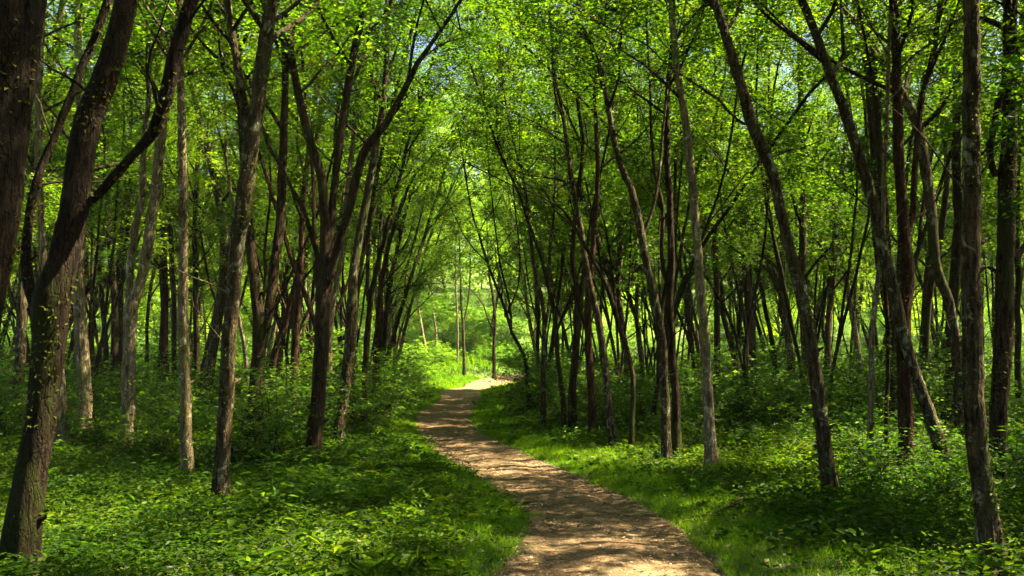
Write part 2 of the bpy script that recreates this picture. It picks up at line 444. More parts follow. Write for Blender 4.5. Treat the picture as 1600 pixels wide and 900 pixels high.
# ------------------------------------------------------------------ the traced trees
TH = 16.0
def make_tree(label, bark, stems, d=None, lean=None, seed=0, height=None, crown=1.0, z0=None, base=True, nb=13, group=None):
    """stems: lists of (px, py, width px); the first is the trunk from its foot up, the others start on it.
    Each point becomes a point of the place at the tree's own distance, the stems drift nearer or farther as they rise."""
    rg = np.random.default_rng(seed + 100)
    bx, by, bw = stems[0][0]
    if d is None: d = ground_dist(bx, by)
    if lean is None: lean = rg.uniform(-.07, .07)
    b0 = at(bx, by, d); gzv = float(terrain(b0[0], d))
    root = np.array([b0[0], d, gzv])
    H = height or (rg.uniform(14, 17) if d < 40 else rg.uniform(15, 19))
    mbt = MB(); mbc = MB(); mbm = MB()
    det = d < 26
    for si, st in enumerate(stems):
        Pm = []
        _a = np.array(st, float); _t = np.gradient(_a[:, :2], axis=0) if len(_a) > 1 else np.array([[0, 1.]])
        _c = np.abs(_t[:, 1]) / (np.linalg.norm(_t, axis=1) + 1e-9)
        for (x, y, wd), cc in zip(st, _c):
            wd = wd * max(cc, .6) * (.96 if si == 0 else .85) * (.84 if d < 13.5 else .95)
            p = at(x, y, d); h = p[2] - gzv
            Y = d + lean * max(h, 0) * (1 if si == 0 else 1) + (0 if si == 0 else (1 if si % 2 else -1) * .10 * max(0, (p[2] - at(*st[0][:2], d)[2])))
            p = at(x, y, Y)
            Pm.append([*p, wd / F_PX * Y / 2])
        Pm = np.array(Pm)
        if si == 0 and base:
            f = Pm[0].copy(); below = f[2] - gzv
            dirn = (Pm[1] - Pm[0])[:3]; dirn = dirn / max(dirn[2], .2)
            f[:3] = f[:3] - dirn * .0; f[2] = gzv - .35
            f[0] -= dirn[0] * (below + .35) * .6
            mid = Pm[0].copy(); mid[2] = gzv + .02; mid[0] = (f[0] + Pm[0][0]) / 2; mid[3] *= 1.12
            f[3] *= 1.4
            Pm = np.vstack([f, mid, Pm[0:] if below > .12 else Pm[1:]])
        near = d < 13.5
        q = spline(Pm, .07 if near else (.22 if det else .5))
        # on above the picture
        last = q[-1]; dr = nrm((q[-1] - q[-12 if near else (-5 if det else -3)])[:3]); r = last[3]
        top = gzv + H * (1 if si == 0 else .9)
        ext = [last]
        step = .6
        n = max(2, int((top - last[2]) / step)) if r > .012 else 1
        for kk in range(n):
            dr = nrm(dr * .93 + np.array([0, 0, .07]) + rg.normal(0, .035, 3))
            nxt = ext[-1].copy(); nxt[:3] += dr * step / max(dr[2], .6) ; nxt[3] = r + (0.014 - r) * (kk + 1) / n
            ext.append(nxt)
        q = np.vstack([q, ext[1:]])
        jit = np.cumsum(rg.normal(0, .003 if near else .008, (len(q), 2)), 0); jit -= np.linspace(0, 1, len(q))[:, None] * jit[-1]
        q[:, :2] += jit
        tube(mbt, q[:, :3] - root, q[:, 3], 44 if near else (14 if det else 7), 0, .035 if near else .07, rg,
             ridge=.003 if near else 0, flare=.6 if si == 0 and base else 0)
        for kk in range(rg.integers(2, 6) if d < 24 else 0):      # knots and broken stubs
            i_ = int(rg.integers(4, max(5, int(len(q) * .55)))); a = rg.uniform(0, 6.28); rr_ = min(.03, q[i_, 3] * .3)
            o_ = np.array([math.cos(a), math.sin(a), .5]); s0 = q[i_, :3] - root + o_ * [1, 1, 0] * q[i_, 3] * .6
            tube(mbt, np.array([s0, s0 + o_ * q[i_, 3] * .55, s0 + o_ * (q[i_, 3] * .6 + rg.uniform(.02, .10))]), [rr_ * 1.5, rr_, rr_ * .55], 7, 0)
        if near:
            n_ = int(2600 if si == 0 else 900); ii = rg.integers(2, len(q) - 1, n_); aa = rg.uniform(0, 6.28, n_)
            ok_ = (wob(ii * .07, aa * .35, .35, si + seed) > .35) & (q[ii, 2] - gzv < 7); ii, aa = ii[ok_], aa[ok_]; rd = np.stack([np.cos(aa), np.sin(aa), 0 * aa], -1)
            leaves(mbt, q[ii, :3] - root + rd * q[ii, 3:4] * 1.0, nrm(rd * .7 + rg.normal(0, .7, rd.shape)), .038, rg, 1, .55, .4, .9)
        cz = (z0 if z0 is not None else (5.6 if d < 26 else 3.6))
        zs = max(cz, (q[0][2] - gzv) + .8)
        big = r > .02 or si == 0
        if d < 26: prm = dict(k=15, leaf=.078, span=.5)
        elif d < 42: prm = dict(k=15, leaf=.085, span=.54)
        else: prm = dict(k=9, leaf=.15, span=.65)
        grow(mbc, q[:, :3] - root, q[:, 3], zs, rg, crown * (1 if big else .6), (min(nb, 8) if 12 < d < 21.5 and root[0] > -2 else nb) if si == 0 else max(5, int(nb * .6)), **prm)
        # a few thin bare twigs on the lower stem
        zz = q[:, 2] - gzv
        for kk in range(rg.integers(1, 4) if d < 45 else 0):
            ii = np.where((zz > 1.6) & (zz < cz + 2))[0]
            if len(ii) < 2: break
            i_ = int(rg.choice(ii)); a = rg.uniform(0, 6.28)
            Q = branch_path(q[i_, :3] - root, np.array([math.cos(a), math.sin(a), .9]), rg.uniform(.5, 1.6), 6, rg, .3, .2)
            tube(mbt, Q, np.linspace(min(.014, q[i_, 3] * .4), .003, 7), 4, 0)
    t = empty('forest_tree', root)
    mbt.build('trunk', [BARK[bark], MOSS], t)
    if mbc.n: mbc.build('crown', [BARK['dark' if bark != 'pale' else 'mott'], LEAF], t)
    tag(t, label, 'tree', group)
    return t

TR = []
def T(label, bark, *stems, **kw): TR.append((label, bark, stems, kw))

# --- left of the path, near to far
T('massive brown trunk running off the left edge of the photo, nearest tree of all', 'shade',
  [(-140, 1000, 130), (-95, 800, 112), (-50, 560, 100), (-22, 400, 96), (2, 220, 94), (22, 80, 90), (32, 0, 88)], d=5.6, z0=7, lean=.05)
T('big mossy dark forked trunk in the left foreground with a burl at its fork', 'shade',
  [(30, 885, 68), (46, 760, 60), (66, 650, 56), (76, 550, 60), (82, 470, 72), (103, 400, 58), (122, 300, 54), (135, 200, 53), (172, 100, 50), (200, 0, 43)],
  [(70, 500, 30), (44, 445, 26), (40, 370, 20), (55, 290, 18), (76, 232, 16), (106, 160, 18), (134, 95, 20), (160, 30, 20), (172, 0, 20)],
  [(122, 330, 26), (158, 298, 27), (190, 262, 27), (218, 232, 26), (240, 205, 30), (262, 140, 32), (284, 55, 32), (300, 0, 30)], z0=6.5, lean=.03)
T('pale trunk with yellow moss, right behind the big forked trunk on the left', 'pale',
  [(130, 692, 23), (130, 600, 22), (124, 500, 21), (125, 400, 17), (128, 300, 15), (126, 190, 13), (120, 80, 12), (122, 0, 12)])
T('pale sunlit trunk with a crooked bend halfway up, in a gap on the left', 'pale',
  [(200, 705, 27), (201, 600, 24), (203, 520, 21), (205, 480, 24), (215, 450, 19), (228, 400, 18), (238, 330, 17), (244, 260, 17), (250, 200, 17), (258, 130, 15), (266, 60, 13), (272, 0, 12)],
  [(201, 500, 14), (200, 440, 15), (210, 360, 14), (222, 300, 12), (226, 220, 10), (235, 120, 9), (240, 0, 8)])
T('short pale trunk mostly hidden behind the foot of the big forked trunk', 'pale',
  [(97, 706, 20), (97, 640, 18), (92, 560, 16), (80, 470, 13), (72, 380, 12), (66, 300, 11), (62, 180, 11), (66, 60, 10), (70, 0, 9)])
T('greenish slim trunk at the far left between the edge trunk and the forked trunk', 'mott',
  [(26, 672, 20), (28, 600, 19), (32, 530, 17), (36, 440, 16), (44, 340, 15), (58, 220, 14), (78, 120, 13), (94, 40, 12), (100, 0, 11)])
T('straight light grey trunk with dark patches, right of the bent pale one', 'pale',
  [(293, 748, 23), (291, 680, 22), (289, 600, 21), (287, 500, 21), (288, 400, 18), (287, 300, 18), (284, 200, 16), (282, 90, 13), (282, 0, 10)])
T('stout dark mottled trunk bulging halfway up, right of the light grey one', 'mott',
  [(344, 782, 31), (350, 700, 28), (357, 600, 28), (362, 500, 27), (370, 400, 27), (380, 320, 34), (394, 220, 31), (405, 130, 30), (417, 50, 29), (427, 0, 28)],
  [(388, 240, 18), (384, 175, 17), (370, 90, 17), (356, 0, 16)])
T('slim curved pale green trunk behind the stout mottled trunk on the left', 'mott',
  [(322, 655, 16), (327, 585, 17), (337, 520, 17), (346, 450, 17), (350, 385, 16), (341, 320, 15), (330, 260, 14), (315, 200, 13), (301, 135, 11), (291, 75, 10), (281, 0, 9)])
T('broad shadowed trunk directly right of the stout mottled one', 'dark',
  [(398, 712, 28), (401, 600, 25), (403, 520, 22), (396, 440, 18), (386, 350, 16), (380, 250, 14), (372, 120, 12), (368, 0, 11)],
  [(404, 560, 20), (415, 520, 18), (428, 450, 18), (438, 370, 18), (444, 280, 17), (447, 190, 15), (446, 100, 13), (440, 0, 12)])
T('leaning brown trunk curving right, just right of the broad shadowed one', 'red',
  [(424, 640, 18), (428, 560, 17), (444, 510, 16), (462, 450, 14), (475, 400, 13), (484, 330, 13), (490, 250, 12), (506, 140, 11), (520, 60, 10), (528, 0, 9)])
T('thin reddish straight trunk behind the many-stemmed tree on the left', 'red',
  [(457, 662, 13), (460, 550, 12), (464, 475, 12), (470, 400, 10), (474, 300, 10), (490, 180, 9), (503, 60, 8), (506, 0, 7)])
T('dark tree on the left whose stems fan out widely from one trunk', 'dark',
  [(489, 718, 27), (494, 640, 25), (501, 560, 25), (504, 480, 25), (508, 415, 24), (509, 350, 18), (503, 280, 16), (490, 235, 15), (474, 180, 15), (464, 130, 14), (452, 65, 13), (447, 0, 12)],
  [(511, 430, 17), (518, 360, 15), (525, 290, 15), (535, 205, 17), (547, 125, 16), (560, 65, 15), (575, 0, 14)],
  [(513, 440, 17), (530, 380, 15), (547, 325, 17), (570, 240, 18), (605, 192, 17), (632, 145, 14), (656, 98, 13), (681, 65, 10), (718, 8, 9)],
  [(503, 430, 10), (476, 335, 9), (446, 277, 8), (415, 222, 7), (405, 190, 6)], lean=.02, z0=6.2)
T('dark straight trunk right beside the tree with fanning stems', 'mott',
  [(527, 692, 20), (534, 640, 19), (541, 590, 19), (547, 500, 18), (551, 435, 16), (560, 370, 14), (574, 310, 14), (586, 240, 13), (598, 165, 11), (603, 85, 10), (606, 0, 9)])
T('thin pale trunk showing between the fanning tree and its straight neighbour', 'pale',
  [(513, 668, 12), (516, 600, 11), (517, 540, 11), (524, 470, 10), (536, 400, 9), (544, 300, 8), (556, 200, 8), (570, 90, 7), (578, 0, 6)])
T('thin dark trunk at the left edge of the leaning cluster left of the path', 'dark',
  [(553, 668, 9), (553, 580, 9), (556, 500, 9), (566, 420, 8), (580, 340, 8), (596, 250, 7), (616, 160, 6), (640, 60, 6), (655, 0, 5)])
T('slender dark trunk of the leaning cluster left of the path, forks at middle height', 'dark',
  [(568, 664, 10), (571, 560, 10), (575, 480, 10), (584, 430, 9), (594, 390, 8), (606, 340, 7), (624, 270, 6), (640, 200, 6), (668, 110, 5)],
  [(575, 470, 7), (574, 400, 7), (580, 320, 6), (583, 220, 6), (590, 100, 5)])
T('brown slender trunk in the middle of the leaning cluster left of the path', 'red',
  [(583, 648, 9), (587, 580, 9), (593, 500, 9), (600, 430, 8), (611, 370, 7), (626, 320, 6), (648, 275, 5), (682, 235, 4)])
T('dark slender trunk of the leaning cluster, its top arching towards the path', 'dark',
  [(592, 625, 9), (597, 560, 9), (604, 480, 9), (612, 430, 8), (622, 380, 7), (634, 330, 6), (648, 290, 5), (668, 262, 4), (690, 250, 3)],
  [(606, 470, 6), (604, 400, 6), (612, 320, 5), (618, 240, 5), (622, 140, 4)])
T('last dark trunk of the leaning cluster, closest to the path on the left', 'dark',
  [(606, 590, 8), (608, 540, 8), (609, 480, 8), (620, 430, 7), (634, 390, 6), (646, 350, 5), (658, 300, 4), (676, 250, 4)])
# background left
for q_, (lab, bk, st) in enumerate([
  ('slim dark trunk deep in the wood right of the pale mossy one, split in two', 'dark', [(164, 640, 9), (165, 560, 9), (160, 480, 8), (152, 400, 8), (146, 330, 7), (150, 240, 6), (160, 120, 5)]),
  ('dark double trunk deep in the wood directly left of the bent sunlit trunk', 'dark', [(178, 660, 14), (178, 560, 13), (180, 470, 12), (174, 400, 12), (170, 320, 10), (166, 230, 9), (172, 100, 8), (176, 0, 7)]),
  ('thin dark trunk touching the left side of the bent sunlit trunk', 'dark', [(190, 640, 8), (188, 540, 8), (186, 460, 8), (190, 380, 8), (196, 300, 7), (204, 200, 6), (210, 80, 5)]),
  ('half lit brown trunk standing between the bent sunlit and the light grey trunk', 'red', [(259, 600, 13), (258, 520, 13), (259, 450, 12), (256, 380, 10), (252, 300, 9), (250, 200, 8), (246, 60, 7)]),
  ('dark trunk immediately left of the light grey trunk, narrow', 'dark', [(272, 620, 9), (271, 540, 9), (270, 460, 9), (268, 380, 8), (262, 300, 7), (262, 200, 6), (268, 90, 6)]),
  ('thin curved stem deep left with a kink at its middle', 'red', [(230, 560, 6), (231, 500, 6), (236, 450, 6), (246, 400, 6), (256, 350, 5), (262, 290, 5), (264, 200, 4)]),
  ('dark narrow trunk between the light grey trunk and the curved green one', 'dark', [(308, 600, 10), (307, 520, 10), (306, 440, 9), (304, 360, 9), (308, 280, 8), (312, 180, 7), (316, 60, 6)]),
  ('reddish pair of thin stems deep behind the straight trunk at the left', 'red', [(436, 600, 8), (440, 520, 8), (444, 440, 7), (462, 360, 7), (466, 280, 6), (476, 180, 6), (480, 60, 5)]),
]):
    kw = dict(d=[36, 30, 33, 34, 31, 44, 33, 38][q_])
    if q_ == 0: T(lab, bk, st, [(152, 420, 6), (168, 330, 6), (180, 240, 5), (190, 120, 4)], **kw)
    elif q_ == 1: T(lab, bk, st, [(186, 650, 8), (190, 560, 9), (187, 470, 9), (196, 380, 8), (204, 280, 7), (206, 160, 6)], **kw)
    else: T(lab, bk, st, **kw)
T('slim upright tree in the bright clearing beyond the bend, thinnest of its two', 'pale',
  [(715, 562, 3.5), (715, 520, 3.5), (713, 470, 3.5), (712, 430, 3), (712, 390, 2.5)], d=78, height=15, z0=8, nb=9)
T('slender tree in the bright clearing where the path bends, forking like a Y', 'mott',
  [(725, 580, 5), (724, 540, 5), (723, 505, 5), (720, 470, 4), (719, 430, 3), (718, 390, 3)],
  [(724, 506, 4), (730, 480, 3.5), (734, 450, 3), (735, 400, 2.5)], d=70, height=15, z0=8, nb=9)
T('dark slim tree just right of the path bend with a limb reaching left', 'dark',
  [(772, 572, 6), (772, 530, 6), (773, 500, 5.5), (769, 460, 5), (764, 430, 4), (762, 400, 3)],
  [(772, 520, 4), (763, 500, 3.5), (756, 478, 3), (745, 462, 2.5), (735, 452, 2)], d=72, height=15, z0=8, nb=9)
T('sunlit stump-like pale trunk on the slope left of the clearing', 'pale', [(667, 566, 6), (664, 545, 6), (661, 525, 5), (656, 495, 4), (650, 460, 3)], d=80, height=13, z0=6)
T('pale sunlit trunk on the slope left of the clearing, nearer to the bend', 'pale', [(684, 563, 5), (682, 540, 5), (681, 515, 4), (676, 480, 3)], d=82, height=13, z0=6)
T('small dark trunk on the slope just right of the leaning cluster', 'dark', [(628, 576, 6), (627, 555, 5), (626, 530, 5), (624, 500, 4), (622, 460, 3)], d=74, height=14, z0=6)
# --- right of the path
T('huge furrowed trunk on the far right with lichen patches, nearest tree on that side', 'mott',
  [(1547, 868, 46), (1541, 810, 42), (1532, 750, 39), (1523, 650, 38), (1522, 550, 38), (1520, 450, 35), (1519, 330, 33), (1520, 225, 33), (1520, 110, 31), (1520, 0, 30)], z0=6.5, lean=.02)
T('thick dark trunk at the right edge with a limb bending right, behind the furrowed one', 'dark',
  [(1559, 768, 28), (1560, 650, 30), (1566, 550, 34), (1567, 480, 34), (1570, 400, 31), (1572, 300, 33), (1575, 200, 28), (1577, 100, 27), (1577, 0, 26)],
  [(1566, 430, 16), (1572, 420, 18), (1590, 400, 16), (1612, 370, 14), (1640, 330, 12)],
  [(1556, 275, 14), (1548, 240, 14), (1556, 190, 15), (1570, 130, 16), (1590, 90, 15), (1612, 30, 14)], z0=6.2)
T('narrow dark trunk cut by the right edge of the photo', 'dark', [(1592, 690, 10), (1591, 560, 10), (1590, 450, 10), (1588, 320, 9), (1590, 200, 9), (1594, 60, 8)], d=22)
T('leaning mottled trunk on the right that crosses in front of the straight reddish one', 'mott',
  [(1481, 750, 28), (1462, 675, 26), (1440, 610, 24), (1416, 535, 23), (1396, 450, 24), (1384, 400, 23), (1366, 325, 22), (1345, 250, 21), (1325, 185, 20), (1304, 130, 19), (1281, 65, 18), (1256, 0, 16)])
T('trunk with a sharp bend high up, arching left between the leaning and the furrowed trunks', 'mott',
  [(1502, 705, 20), (1500, 620, 19), (1496, 550, 19), (1485, 475, 18), (1466, 420, 18), (1457, 330, 18), (1443, 250, 18), (1430, 185, 17), (1402, 135, 18), (1376, 95, 16), (1345, 45, 14), (1298, 0, 13)],
  [(1378, 100, 9), (1360, 65, 8), (1346, 25, 7), (1340, 0, 6)])
T('straight reddish brown trunk behind the crossing leaning one, splitting into two high up', 'red',
  [(1417, 745, 28), (1416, 650, 28), (1411, 560, 28), (1410, 490, 27), (1415, 425, 26), (1407, 325, 21), (1402, 225, 20), (1400, 110, 17), (1396, 0, 15)],
  [(1416, 410, 15), (1424, 330, 14), (1432, 245, 13), (1441, 160, 12), (1458, 85, 12), (1471, 0, 11)])
T('dark upright trunk half hidden by the leaning mottled trunk on the right', 'dark',
  [(1396, 690, 14), (1392, 600, 14), (1391, 500, 16), (1385, 400, 20), (1376, 260, 22), (1367, 150, 22), (1358, 80, 21), (1343, 0, 20)], d=19.5)
T('long leaning trunk right of centre with torn bark and a thin limb reaching far left', 'mott',
  [(1300, 782, 29), (1294, 730, 28), (1286, 670, 27), (1274, 590, 26), (1262, 520, 25), (1250, 455, 24), (1238, 410, 22), (1220, 335, 21), (1209, 275, 21), (1195, 238, 24), (1175, 190, 25), (1155, 120, 21), (1135, 58, 19), (1116, 0, 18)],
  [(1165, 195, 9), (1145, 182, 8), (1120, 156, 7), (1076, 126, 6), (1040, 100, 5), (1005, 68, 4.5), (960, 48, 4), (930, 30, 3)], lean=.0, nb=6)
T('tall straight grey trunk right of the path with its upper half leaning left', 'pale',
  [(1109, 728, 20), (1107, 660, 18), (1106, 600, 17), (1102, 500, 17), (1097, 440, 16), (1094, 400, 15), (1085, 300, 15), (1073, 200, 14), (1061, 135, 12), (1052, 65, 11), (1045, 0, 10)], nb=6)
T('dark upright trunk right beside the curving one on the right verge', 'dark',
  [(1058, 710, 15), (1056, 620, 15), (1051, 550, 14), (1047, 470, 13), (1049, 400, 12), (1046, 300, 11), (1040, 180, 10), (1046, 80, 8), (1050, 0, 7)],
  [(1048, 480, 8), (1034, 400, 8), (1036, 330, 7), (1022, 250, 6), (1016, 130, 5)])
T('mossy trunk on the right verge curving steadily left as it rises', 'mott',
  [(1042, 716, 16), (1039, 650, 15), (1036, 590, 15), (1030, 525, 15), (1018, 455, 14), (1010, 420, 14), (1000, 360, 14), (987, 295, 13), (973, 260, 12), (960, 215, 11), (950, 150, 10), (935, 95, 9), (915, 50, 8), (882, 0, 7)],
  [(1003, 370, 6), (1018, 330, 7), (1030, 270, 6), (1038, 200, 5), (1045, 130, 4)], nb=7)
T('dark trunk with a wavy thin stem bent far left above the right verge', 'dark',
  [(989, 702, 9), (991, 640, 9), (992, 605, 9), (985, 565, 9), (970, 515, 9), (952, 455, 9), (944, 435, 8), (925, 400, 7), (905, 365, 7), (880, 328, 5), (840, 305, 4), (800, 290, 3)])
T('leaning dark trunk on the right verge with white lichen spots near its foot', 'mott',
  [(957, 694, 14), (950, 625, 13), (942, 550, 13), (932, 490, 12), (922, 450, 11), (916, 420, 11), (907, 360, 10), (895, 285, 9), (889, 240, 8), (882, 190, 7), (868, 120, 6), (860, 50, 5)],
  [(908, 370, 5), (890, 350, 5), (868, 330, 4), (845, 310, 3)])
T('upright brown trunk between the white spotted leaning one and the darkest one', 'red',
  [(928, 680, 13), (924, 600, 13), (920, 510, 12), (921, 440, 11), (930, 360, 9), (936, 280, 8), (930, 180, 7), (926, 60, 6)])
T('short dark flared trunk on the right verge, darkest of the middle row', 'dark',
  [(897, 674, 14), (895, 600, 13), (900, 530, 12), (901, 470, 11), (895, 400, 9), (900, 320, 8), (908, 230, 7), (900, 120, 6), (905, 0, 5)],
  [(900, 500, 7), (912, 430, 7), (922, 360, 6), (935, 290, 5)])
T('thin leaning dark trunk immediately left of the flared one', 'dark',
  [(882, 674, 9), (877, 615, 9), (869, 560, 8), (866, 500, 8), (856, 450, 8), (845, 400, 7), (828, 350, 6), (810, 300, 5), (790, 255, 4)])
T('slim double stemmed tree near the path on the right with pale roots', 'mott',
  [(850, 664, 9), (851, 600, 9), (852, 550, 8), (852, 500, 8), (846, 460, 8), (836, 420, 7), (828, 370, 6), (820, 300, 5), (806, 240, 4)],
  [(852, 510, 6), (858, 460, 6), (856, 400, 6), (864, 340, 5), (866, 260, 4)])
T('thin dark tree closest to the path on the right, its stems fanning leftwards', 'dark',
  [(828, 645, 7), (824, 590, 7), (818, 555, 7), (800, 520, 6), (790, 485, 6), (776, 450, 5), (762, 410, 4.5), (748, 365, 4), (735, 320, 3), (725, 265, 3)],
  [(800, 522, 5), (796, 470, 4.5), (783, 420, 4), (775, 360, 3.5), (768, 300, 3)],
  [(792, 490, 4.5), (808, 450, 4), (812, 400, 4), (806, 350, 3), (800, 280, 3)])
T('V shaped dark tree behind the tall grey trunk on the right', 'dark',
  [(1149, 625, 11), (1150, 575, 10), (1140, 530, 9), (1130, 490, 9), (1126, 440, 8), (1112, 380, 7), (1104, 300, 6), (1096, 200, 5)],
  [(1150, 570, 8), (1157, 500, 8), (1161, 440, 7), (1172, 360, 6), (1180, 280, 5)])
T('thick dark trunk in the back between the V shaped tree and the long leaning trunk', 'dark',
  [(1178, 625, 15), (1174, 540, 14), (1168, 470, 14), (1163, 400, 12), (1160, 320, 11), (1150, 230, 10), (1152, 120, 9), (1156, 0, 8)],
  [(1172, 480, 9), (1172, 420, 9), (1168, 340, 8), (1172, 240, 7)], d=32)
T('straight dark trunk directly right of the tall grey trunk', 'dark',
  [(1120, 645, 11), (1120, 560, 11), (1120, 450, 11), (1116, 350, 10), (1106, 250, 9), (1102, 170, 8), (1088, 80, 7), (1084, 0, 6)])
T('thin grey green trunk standing alone in the bright gap on the right', 'pale',
  [(1359, 742, 11), (1359, 640, 11), (1360, 560, 11), (1364, 500, 11), (1371, 450, 10), (1378, 380, 9), (1380, 300, 8), (1384, 200, 8), (1388, 80, 7)])
T('dark stick-thin trunk just right of the thin grey green one', 'dark',
  [(1386, 740, 8), (1387, 660, 8), (1390, 580, 7), (1388, 500, 7), (1380, 420, 6), (1376, 330, 5), (1372, 240, 5)])
T('slim trunk with a pale bend, behind and right of the long leaning trunk', 'mott',
  [(1292, 640, 12), (1292, 560, 12), (1296, 480, 11), (1302, 430, 11), (1306, 340, 9), (1317, 250, 9), (1324, 170, 8), (1318, 60, 7)], d=27)
T('straight trunk crossing behind the long leaning trunk on the right', 'mott',
  [(1262, 640, 13), (1258, 560, 13), (1252, 470, 13), (1252, 380, 13), (1252, 260, 12), (1250, 140, 11), (1247, 0, 10)], d=26)
T('dark trunk deep in the shade between the sharply bent and furrowed right trunks', 'dark',
  [(1482, 660, 16), (1486, 560, 16), (1490, 450, 15), (1496, 330, 15), (1494, 200, 14), (1492, 90, 13), (1490, 0, 12)], d=21)
T('second dark trunk deep in the shade right of the reddish split one', 'dark',
  [(1440, 650, 12), (1444, 560, 12), (1450, 470, 12), (1468, 380, 11), (1480, 270, 11), (1472, 160, 10), (1474, 40, 9)], d=27)

for i_, (lab, bk, sts, kw) in enumerate(TR):
    make_tree(lab, bk, sts, seed=i_ * 7, **kw)
print('traced trees', len(TR), round(time.time() - T0, 1))

# ------------------------------------------------------------------ trees deeper in the wood: a few kinds, copied
def kind_tree(seed, H, nst, k, leaf, span, nb, z0, bark, bend=.055, scale=1., sides=7, lm=None, r0=None):
    rg = np.random.default_rng(seed); mbt = MB(); mbc = MB()
    fork = rg.uniform(.6, 3.2)
    a0 = rg.uniform(0, 6.28)
    dr = nrm(np.array([math.cos(a0) * .10, math.sin(a0) * .10, 1.]))
    P = [np.array([0, 0, -.4]), np.array([0, 0, .05])]
    while P[-1][2] < fork:
        dr = nrm(dr + rg.normal(0, .05, 3)); P.append(P[-1] + dr * .5)
    r0 = r0 or rg.uniform(.075, .13)
    for s in range(nst):
        q = list(P); a = a0 + s * 6.28 / nst + rg.normal(0, .4)
        sp = (.22 if bend < .056 else .13) if nst > 1 else .08
        dd = nrm(dr + np.array([math.cos(a) * sp, math.sin(a) * sp, 0]))
        while q[-1][2] < H * rg.uniform(.92, 1.0):
            dd = nrm(dd + rg.normal(0, bend, 3) + np.array([0, 0, .02])); q.append(q[-1] + dd * .7)
        q = np.array(q); n = len(q); rr = np.interp(np.arange(n), [0, 1, len(P), n - 1], [r0 * 1.35, r0 * 1.1, r0 * .8, .014])
        if s: q = q[len(P) - 2:]; rr = rr[len(P) - 2:]
        tube(mbt, q, rr, sides, 0, .06, rg)
        grow(mbc, q, rr, z0, rg, scale, max(5, int(nb / (1 + .4 * (nst - 1)))), k, leaf, span)
    root = empty('forest_tree', (0, 0, 0))
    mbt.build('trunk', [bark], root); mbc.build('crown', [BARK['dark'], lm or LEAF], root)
    return root
MID = [kind_tree(500 + i, rs, ns, 23, .092, .62, 17, z0, BARK[b], scale=1.05) for i, (rs, ns, z0, b) in enumerate(
    [(17, 1, 3.4, 'dark'), (16, 2, 3.8, 'mott'), (18, 2, 3.0, 'dark'), (15, 3, 3.2, 'red'), (17, 1, 2.6, 'mott'), (14, 2, 2.4, 'dark'), (18, 1, 4.2, 'pale'), (16, 3, 3.6, 'dark')])]
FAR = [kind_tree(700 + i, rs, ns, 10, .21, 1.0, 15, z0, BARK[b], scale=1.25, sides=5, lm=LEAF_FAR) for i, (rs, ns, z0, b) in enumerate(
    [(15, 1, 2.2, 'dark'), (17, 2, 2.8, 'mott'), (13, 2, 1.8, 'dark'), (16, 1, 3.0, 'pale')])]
SLIM = [kind_tree(800 + i, rs, ns, 20, .092, .62, 9, z0, BARK[b], scale=.8, bend=.065, sides=6, r0=r_) for i, (rs, ns, z0, b, r_) in enumerate(
    [(13, 2, 4.4, 'dark', .055), (14, 3, 4.2, 'dark', .06), (12, 2, 3.6, 'mott', .05), (15, 3, 5.0, 'red', .07), (13, 1, 4.8, 'pale', .055), (12, 4, 3.8, 'dark', .06)])]
print('kinds', round(time.time() - T0, 1))
def proj(x, y, z):
    dy = y * math.cos(PITCH) + (z - CAM_H) * math.sin(PITCH)
    return 800 + F_PX * x / dy, 450 - F_PX * (-(y) * math.sin(PITCH) + (z - CAM_H) * math.cos(PITCH)) / dy
placed = [tuple(o.location) for o in COL.objects if o.name.startswith('forest_tree') and (o.location.x or o.location.y)]
used = set()
def put(proto, x, y, rz, sc, label, group, cat='tree'):
    o = proto if proto.name not in used else copy_tree(proto)
    used.add(proto.name)
    o.location = (x, y, float(terrain(x, y))); o.rotation_euler = (0, 0, rz); o.scale = (sc, sc, sc)
    tag(o, label, cat, group)
    return o
def scatter(n, ymin, ymax, gap, ok, protos, lab, sc=(.85, 1.15), margin=1.12):
    c = 0; tries = 0
    while c < n and tries < n * 60:
        tries += 1
        y = math.sqrt(rng.uniform(ymin ** 2, ymax ** 2)); x = rng.uniform(-1, 1) * y * .552 * margin
        if not ok(x, y): continue
        if any((x - p[0]) ** 2 + (y - p[1]) ** 2 < gap ** 2 for p in placed): continue
        placed.append((x, y, 0))
        l, g = lab(x, y)
        put(protos[rng.integers(len(protos))], x, y, rng.uniform(0, 6.28), rng.uniform(*sc), l, g); c += 1
    return c
def ok_mid(x, y):
    px, _ = proj(x, y, 1)
    if abs(x - pc(y)) < pw(y) + 2.2: return False
    return not (612 < px < 835)
def lab_mid(x, y):
    if x < pc(y): return 'slender dark tree among the crowded trunks deep in the wood left of the path', 'trees deep in the wood left of the path'
    return 'slender dark tree among the crowded trunks deep in the wood right of the path', 'trees deep in the wood right of the path'
def ok_far(x, y):
    px, _ = proj(x, y, 1)
    return not (560 < px < 870 and y < 86) and abs(x - pc(min(y, 103))) > 3
def lab_far(x, y):
    return 'leafy bright green tree on the sunlit slope far behind the wood', 'trees on the far sunlit slope'
n1 = scatter(26, 24, 46, 2.2, ok_mid, MID, lab_mid)
n1 += scatter(112, 19, 52, 1.0, ok_mid, SLIM, lab_mid)
n2 = scatter(22, 46, 57, 2.6, ok_mid, MID + FAR[:2], lab_mid)
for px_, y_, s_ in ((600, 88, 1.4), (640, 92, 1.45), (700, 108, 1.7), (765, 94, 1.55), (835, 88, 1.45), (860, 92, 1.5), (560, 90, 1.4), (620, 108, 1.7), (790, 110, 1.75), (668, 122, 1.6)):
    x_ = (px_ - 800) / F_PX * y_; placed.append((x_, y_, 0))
    put(FAR[int(px_) % 4], x_, y_, px_ * 1.7, s_, *lab_far(x_, y_))
